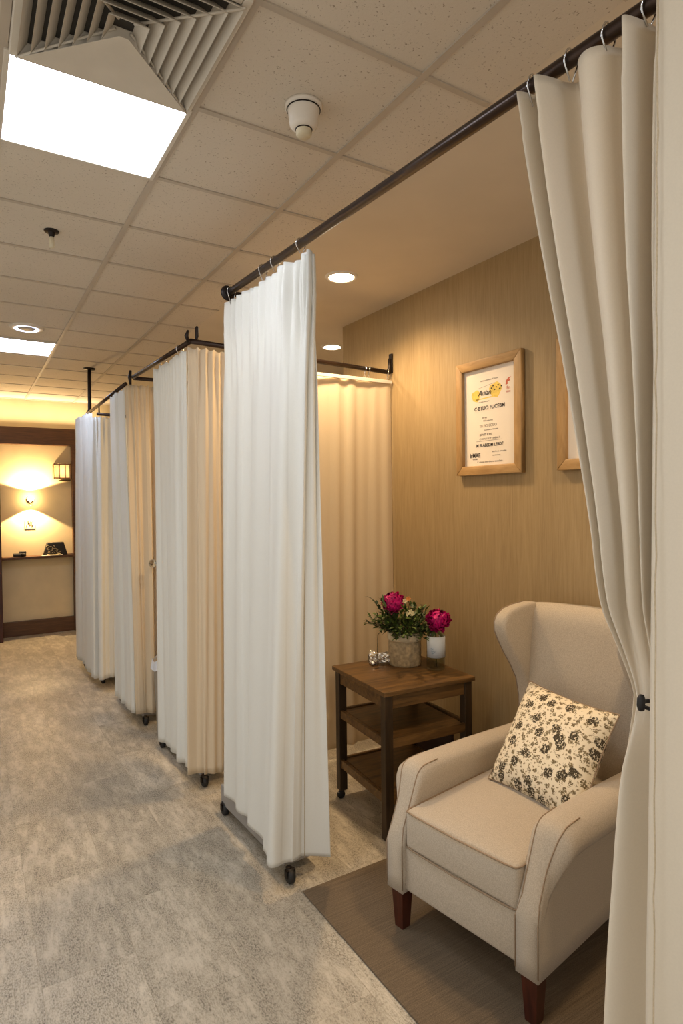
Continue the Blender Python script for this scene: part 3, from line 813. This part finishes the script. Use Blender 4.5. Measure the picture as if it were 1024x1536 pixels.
for z in (.475,.20):
    s_ = MB().box((tw/2,td/2,z), (tw-.10,td-.075,.02), .003).build('shelf', M['tabletop'], t)
    r_ = MB()
    r_.box((tw/2,.024,z-.005), (tw-.10,.018,.045), .002).box((tw/2,td-.024,z-.005), (tw-.10,.018,.045), .002)
    r_.box((.030,td/2,z-.005), (.018,td-.10,.045), .002).box((tw-.030,td/2,z-.005), (.018,td-.10,.045), .002)
    r_.build('shelf_rail', M['tabletop'], s_)
MB().box((tw-.052,td*.56,.335), (.016,td*.66,.225), .002).build('rear_panel', M['tablepanel'], t)

# flowers
def leaf(mb, p, d, up, ln, wd, mi=0):
    p = Vector(p); d = Vector(d).normalized(); s = d.cross(Vector(up)).normalized(); n = s.cross(d)
    vs = [p, p+d*ln*.35+s*wd+n*ln*.06, p+d*ln*.4, p+d*ln*.35-s*wd+n*ln*.06, p+d*ln*.72+s*wd*.7, p+d*ln*.75-n*ln*.03, p+d*ln*.72-s*wd*.7, p+d*ln-n*ln*.12]
    mb.add(vs, [[0,1,2],[0,2,3],[1,4,5,2],[3,2,5,6],[4,7,5],[6,5,7]], True, mi)
def peony(mb, c, r, ax, seed):
    rr = random.Random(seed); c = Vector(c); ax = Vector(ax).normalized()
    mb.sphere(c, r*.55, 8)
    x0 = ax.orthogonal().normalized(); y0 = ax.cross(x0)
    for ringk, (n, el, ln, tilt) in enumerate(((5,.95,.8,.25),(7,.65,.95,.5),(9,.3,1.0,.8),(10,-.05,1.0,1.1),(9,-.4,.9,1.35))):
        for k in range(n):
            a = 2*PI*(k+.5*ringk)/n + rr.uniform(-.2,.2)
            rad = x0*math.cos(a)+y0*math.sin(a); tang = ax.cross(rad)
            out = (rad*math.cos(el)+ax*math.sin(el)).normalized()
            upv = (ax*math.cos(el)-rad*math.sin(el)).normalized()
            b = c + out*r*.42
            W_ = r*rr.uniform(.42,.62); Hh = r*rr.uniform(.6,.95); fl = rr.uniform(-.1,.28); p0 = rr.uniform(0,6)
            def fn(u, v, out=out, upv=upv, tang=tang, b=b):
                s = 2*u-1
                w = W_*math.sin(min(1,.25+.85*v)*PI*.62)
                bulge = r*.30*math.sin(PI*v*.8)*(1-.35*s*s) + r*fl*v*v
                ruff = r*.13*math.sin(6*s+p0)*v
                return tuple(b + tang*s*w + upv*(v-.35)*Hh*(1-.12*s*s) + out*(bulge+ruff))
            mb.grid(fn, 8, 6)
    return mb
PC = Vector((2.075,2.70,TZ))
t = thing('potted_flowers', 'stoneware pot of leafy greenery with one magenta bloom on the side table', 'plant', PC)
pt = MB().lathe([(0,0),(.086,0),(.090,.006),(.092,.10),(.091,.128),(.084,.132),(.084,.140)]).lathe([(.084,.15),(.07,.14),(0,.14)]).build('pot', M['stone'], t)
MB().lathe([(.084,.138),(.094,.140),(.097,.150),(.097,.176),(.093,.184),(.084,.184),(.080,.15)]).build('rim', M['glaze'], pt)
fol = MB(); stm = MB(); r5 = random.Random(12)
for k in range(84):
    a = r5.uniform(0,2*PI); e = r5.uniform(.2,1.45) ; ln = r5.uniform(.10,.20)
    b = Vector((.05*math.cos(a), .05*math.sin(a), .17))
    d = Vector((math.cos(a)*math.cos(e), math.sin(a)*math.cos(e), math.sin(e)))
    tip = b + d*ln + Vector((0,0,-.02*math.cos(e)))
    if k in (3,9,17): tip = b + d*.24
    stm.tube([b, b+d*ln*.5+Vector((0,0,.008)), tip], .0016, 5)
    for q in range(11):
        f = .25+.75*q/10; pp_ = b.lerp(tip, f)
        dd = (d + Vector((r5.uniform(-1,1), r5.uniform(-1,1), r5.uniform(-.7,.8)))*.9)
        leaf(fol, pp_, dd, (r5.uniform(-.3,.3), r5.uniform(-.3,.3), 1), r5.uniform(.026,.052), r5.uniform(.006,.011), r5.randint(0,1))
for k in range(60):
    a = r5.uniform(0,2*PI); rr2 = r5.uniform(.05,.095); z = r5.uniform(.165,.24)
    leaf(fol, (rr2*math.cos(a), rr2*math.sin(a), z), (math.cos(a)*.8, math.sin(a)*.8, r5.uniform(-1.0,.6)), (0,0,1), r5.uniform(.035,.06), r5.uniform(.008,.013), r5.randint(0,1))
fol.build('foliage', [M['leaf'], M['leaf2']], t)
# drooping side sprig reaching the table
ls = Vector((-.145,.055,0))
stm.tube([ls+Vector((.0,0,.002)), ls+Vector((-.003,0,.08)), ls+Vector((.0,0,.17)), ls+Vector((.03,-.01,.205)), (-.04,.02,.2)], .0022, 6)
stm.build('stems', M['stem'], t)
camdir = (Vector((0,0,1.65))-PC).normalized()
rt = Vector((.85,-.526,0))
peony(MB(), -rt*.062+Vector((0,0,.335))+camdir*.05, .066, (camdir+Vector((-.3,0,.7))), 1).build('magenta_bloom', M['magenta'], t)
wf = MB()
for k in range(5):
    c0 = rt*r5.uniform(.0,.07)+Vector((0,0,r5.uniform(.27,.36)))+camdir*.07
    for q in range(5):
        a = 2*PI*q/5; leaf(wf, c0, rt*math.cos(a)+Vector((0,0,1))*math.sin(a)+camdir*.3, camdir, .016, .006, 0 if k != 2 else 1)
wf.build('small_blossoms', [M['petal_w'], M['petal_o']], t)
# bottle vase
BC = Vector((2.150,2.525,TZ))
t = thing('bottle_vase', 'clear bottle with pale blue label and water beside the stoneware pot', 'bottle', BC)
bt = MB().lathe([(0,.0015),(.045,.002),(.050,.008),(.050,.178),(.047,.197),(.037,.208),(.034,.214),(.031,.214),(.044,.195),(.047,.178),(.047,.011),(0,.007)], n=40).build('bottle_glass', M['glass'], t)
MB().lathe([(0,.009),(.0455,.012),(.0455,.075),(0,.075)], n=32).build('water', M['water'], bt)
lb = MB().grid(lambda u, v: (.0508*math.cos(-2.2+u*3.9-1.2), .0508*math.sin(-2.2+u*3.9-1.2), .070+.112*v), 30, 2).build('label_wrap', M['label'], t, solid=.0006)
ang0 = math.atan2(-BC.y, -BC.x)
lm = MB()
for q, (a0, z0, n_) in enumerate(((-.55,.118,5),(-.5,.105,6),(-.45,.095,4))):
    lm.tube([(.0518*math.cos(ang0+a0+.09*k), .0518*math.sin(ang0+a0+.09*k), z0+.004*math.sin(k*2.3+q)) for k in range(n_)], .0012, 5)
lm.build('label_mark', M['blueink'], lb)
t = thing('cut_peony', 'magenta cut bloom standing in the labelled bottle', 'flower', BC+Vector((0,0,.012)))
MB().tube([(0.012,0.01,0),(.0,.0,.1),(0,0,.18),(.0,0,.222)], .003, 7).build('stem', M['leaf'], t)
lf = MB()
for k in range(9):
    a = r5.uniform(0,2*PI); leaf(lf, (0,0,.195+.003*k), (math.cos(a), math.sin(a), r5.uniform(-1.2,.1)), (0,0,1), r5.uniform(.05,.075), .014, k % 2)
for k in range(4): leaf(lf, -rt*.01+Vector((0,0,.215)), -rt+Vector((0,0,-.9+.35*k))+camdir*.6, (0,0,1), .06, .014, k % 2)
lf.build('leaves', [M['leaf'], M['leaf2']], t)
peony(MB(), rt*.012+Vector((0,0,.245))+camdir*.03, .066, camdir+Vector((.1,0,.35)), 4).build('flower_head', M['magenta'], t)
# crumpled foil
def foilfn(u, v):
    a = 2*PI*u; x = v*.125; r = interp([(0,.022),(.08,.036),(.28,.034),(.36,.026),(.9,.026),(1,.016)], v)
    r *= 1+.14*math.sin(5*a+9*v)+.10*math.sin(11*a-17*v)
    return (x, r*math.cos(a), r*math.sin(a)+.036)
o = MB().grid(foilfn, 40, 26, smooth=False).build('crumpled_foil', M['foil'])
o.location = (1.90,2.80,TZ); o.rotation_euler = (0,0,-.45)
tag(o, 'shiny crumpled silver foil roll lying on the side table before the pot', 'foil')

# ------------------------------------------------------------------ pictures
def textmesh(s, size, mat, parent, x, z, name='lettering', align='CENTER', shear=0, y=-.0, sx=1, bold=0):
    cu = bpy.data.curves.new(name, 'FONT'); cu.body = s; cu.size = size; cu.align_x = align; cu.shear = shear; cu.extrude = .0003; cu.offset = bold; cu.space_character = 1.0+60*bold
    cu.resolution_u = 3
    ob = bpy.data.objects.new('tmp', cu); C.objects.link(ob)
    bpy.context.view_layer.update()
    me = bpy.data.meshes.new_from_object(ob.evaluated_get(bpy.context.evaluated_depsgraph_get()))
    bpy.data.objects.remove(ob)
    me.transform(Matrix(((sx,0,0,x),(0,0,-1,y),(0,1,0,z),(0,0,0,1))))
    me.materials.clear(); me.materials.append(mat)
    o = bpy.data.objects.new(name, me); C.objects.link(o); o.parent = parent; return o
def frame(cy, label):
    t = thing('framed_certificate', label, 'picture', (WX, cy, 2.095), -PI/2, 'oak framed certificates')
    w, h, b = .483, .632, .050
    def mit(pa, pb, m, nm):
        MB().prism([pa[0], pa[1], pb[1], pb[0]], -.034, -.002, 'xz', .004, seg=2).build(nm, m, t)
    W2, H2 = w/2, h/2
    mit(((-W2,-H2),(-W2+b,-H2+b)), ((-W2,H2),(-W2+b,H2-b)), M['oak'], 'frame_side')
    mit(((W2,-H2),(W2-b,-H2+b)), ((W2,H2),(W2-b,H2-b)), M['oak'], 'frame_side')
    mit(((-W2,H2),(-W2+b,H2-b)), ((W2,H2),(W2-b,H2-b)), M['oak_h'], 'frame_rail')
    mit(((-W2,-H2),(-W2+b,-H2+b)), ((W2,-H2),(W2-b,-H2+b)), M['oak_h'], 'frame_rail')
    pg = MB().box((0,-.009,0), (w-2*b+.012, .006, h-2*b+.012)).build('paper', M['paper'], t)
    return t, pg
t, pg = frame(2.40, 'oak framed certificate in full view on the tan wall above the table')
yy = -.0125
def dot(pts, m, nm, z=-.0122):
    return MB().add([(x, z, zz) for x, zz in pts], [list(range(len(pts)))[::-1]]).build(nm, m, pg)
textmesh('some comtions of bocen', .013, M['greyink'], pg, 0, .196, y=yy)
def blob(cx, cz, rx, rz, n=20): return [(cx+rx*math.cos(2*PI*k/n)*(1+.12*math.sin(3*2*PI*k/n)), cz+rz*math.sin(2*PI*k/n)*(1+.1*math.cos(5*2*PI*k/n))) for k in range(n)]
dot(blob(-.100,.122,.034,.032), M['gold'], 'yellow_emblem'); dot(blob(.046,.138,.045,.040), M['gold'], 'yellow_emblem')
dot([(-.10,.098),(.04,.102),(.04,.108),(-.10,.104)], M['gold'], 'yellow_emblem')
dot([(-.085,.160),(.04,.176),(.04,.178),(-.085,.162)], M['greyink'], 'rule_line')
textmesh('Auian', .042, M['ink'], pg, -.035, .120, shear=.35, y=yy-.001)
dk = MB()
for k in range(7):
    dk.add([(x, -.0135, z) for x, z in blob(.018+.012*k, .150+.012*math.sin(k*2.1),   .006, .0035, 8)], [list(range(8))[::-1]])
dk.build('dark_fleck', M['ink'], pg)
dot([(.118,.150),(.120,.172),(.136,.186),(.158,.190),(.144,.180),(.150,.170),(.132,.166),(.134,.154)], M['redink'], 'red_emblem')
textmesh('En', .026, M['redink'], pg, .138, .126, y=yy); textmesh('tion', .018, M['redink'], pg, .138, .110, y=yy)
textmesh('mo scoe do tempus', .010, M['greyink'], pg, -.04, .082, y=yy)
textmesh('C\u00b7BTLIO FLICEBM', .029, M['ink'], pg, 0, .040, y=yy-.0005, sx=.98, bold=.0005)
textmesh('inres', .018, M['greyink'], pg, -.035, -.008, y=yy); textmesh('FETLouim non', .012, M['greyink'], pg, -.01, -.024, y=yy)
textmesh('TB EIO EOSIO', .021, M['greyink'], pg, -.01, -.055, y=yy); textmesh('vo sontura ad linieonm', .011, M['greyink'], pg, .012, -.074, y=yy)
textmesh('BOVIT ION', .018, M['ink'], pg, -.03, -.102, y=yy)
textmesh('CNOAN BOP TINBALT', .015, M['greyink'], pg, 0, -.124, y=yy)
dot([(-.10,-.132),(.09,-.132),(.09,-.1295),(-.10,-.1295)], M['greyink'], 'rule_line')
textmesh('M ELABEDM LEBDF', .0235, M['ink'], pg, 0, -.162, y=yy-.0005, bold=.0004)
textmesh('IrMAE', .034, M['ink'], pg, -.110, -.218, y=yy-.0005, sx=.9, bold=.0006); textmesh('o.LEOID', .010, M['ink'], pg, -.110, -.231, y=yy)
textmesh('som boc L orna vimo', .012, M['greyink'], pg, .07, -.196, y=yy); textmesh('rec inovi sot', .011, M['greyink'], pg, .05, -.216, y=yy)
textmesh('C umiolo lom doiono temolinio', .0145, M['greyink'], pg, 0, -.2495, y=yy)
t, pg = frame(1.700, 'oak framed certificate partly hidden behind the tied back curtain')
textmesh('.', .06, M['ink'], pg, -.15, .03, y=yy)
# clear glass knob beside curtain two, on its rod-side tieback peg
t = thing('clear_knob', 'tiny clear tieback knob poking out beside the second bay curtain', 'knob', (1.135,4.40,1.215))
MB().sphere((0,-.0,.0), .03, 4).build('knob_head', M['knob'], t)
MB().cyl((.015,0,0), (.03,.085,0), .007, n=10).build('knob_stem', M['chrome'], t)

# ------------------------------------------------------------------ camera, world, view
def cam():
    f = 913.5; yaw, pitch, roll = math.radians(31.75), math.radians(-1.138), math.radians(-.7105)
    fwd = Vector((math.sin(yaw)*math.cos(pitch), math.cos(yaw)*math.cos(pitch), math.sin(pitch)))
    right = Vector((math.cos(yaw), -math.sin(yaw), 0)); up = right.cross(fwd)
    r = right*math.cos(roll)+up*math.sin(roll); u = -right*math.sin(roll)+up*math.cos(roll)
    cd = bpy.data.cameras.new('camera'); cd.sensor_fit = 'VERTICAL'; cd.sensor_height = 36; cd.sensor_width = 24
    cd.lens = f/1536*36; cd.clip_start = .02
    o = bpy.data.objects.new('camera', cd); C.objects.link(o)
    o.matrix_world = Matrix(((r.x,u.x,-fwd.x,0),(r.y,u.y,-fwd.y,0),(r.z,u.z,-fwd.z,1.65),(0,0,0,1)))
    bpy.context.scene.camera = o
cam()
w = bpy.data.worlds.new('world'); bpy.context.scene.world = w; w.use_nodes = True
w.node_tree.nodes['Background'].inputs[0].default_value = (1.0,.93,.83,1); w.node_tree.nodes['Background'].inputs[1].default_value = .58
sc = bpy.context.scene
sc.view_settings.view_transform = 'Standard'; sc.view_settings.look = 'None'; sc.view_settings.exposure = .64
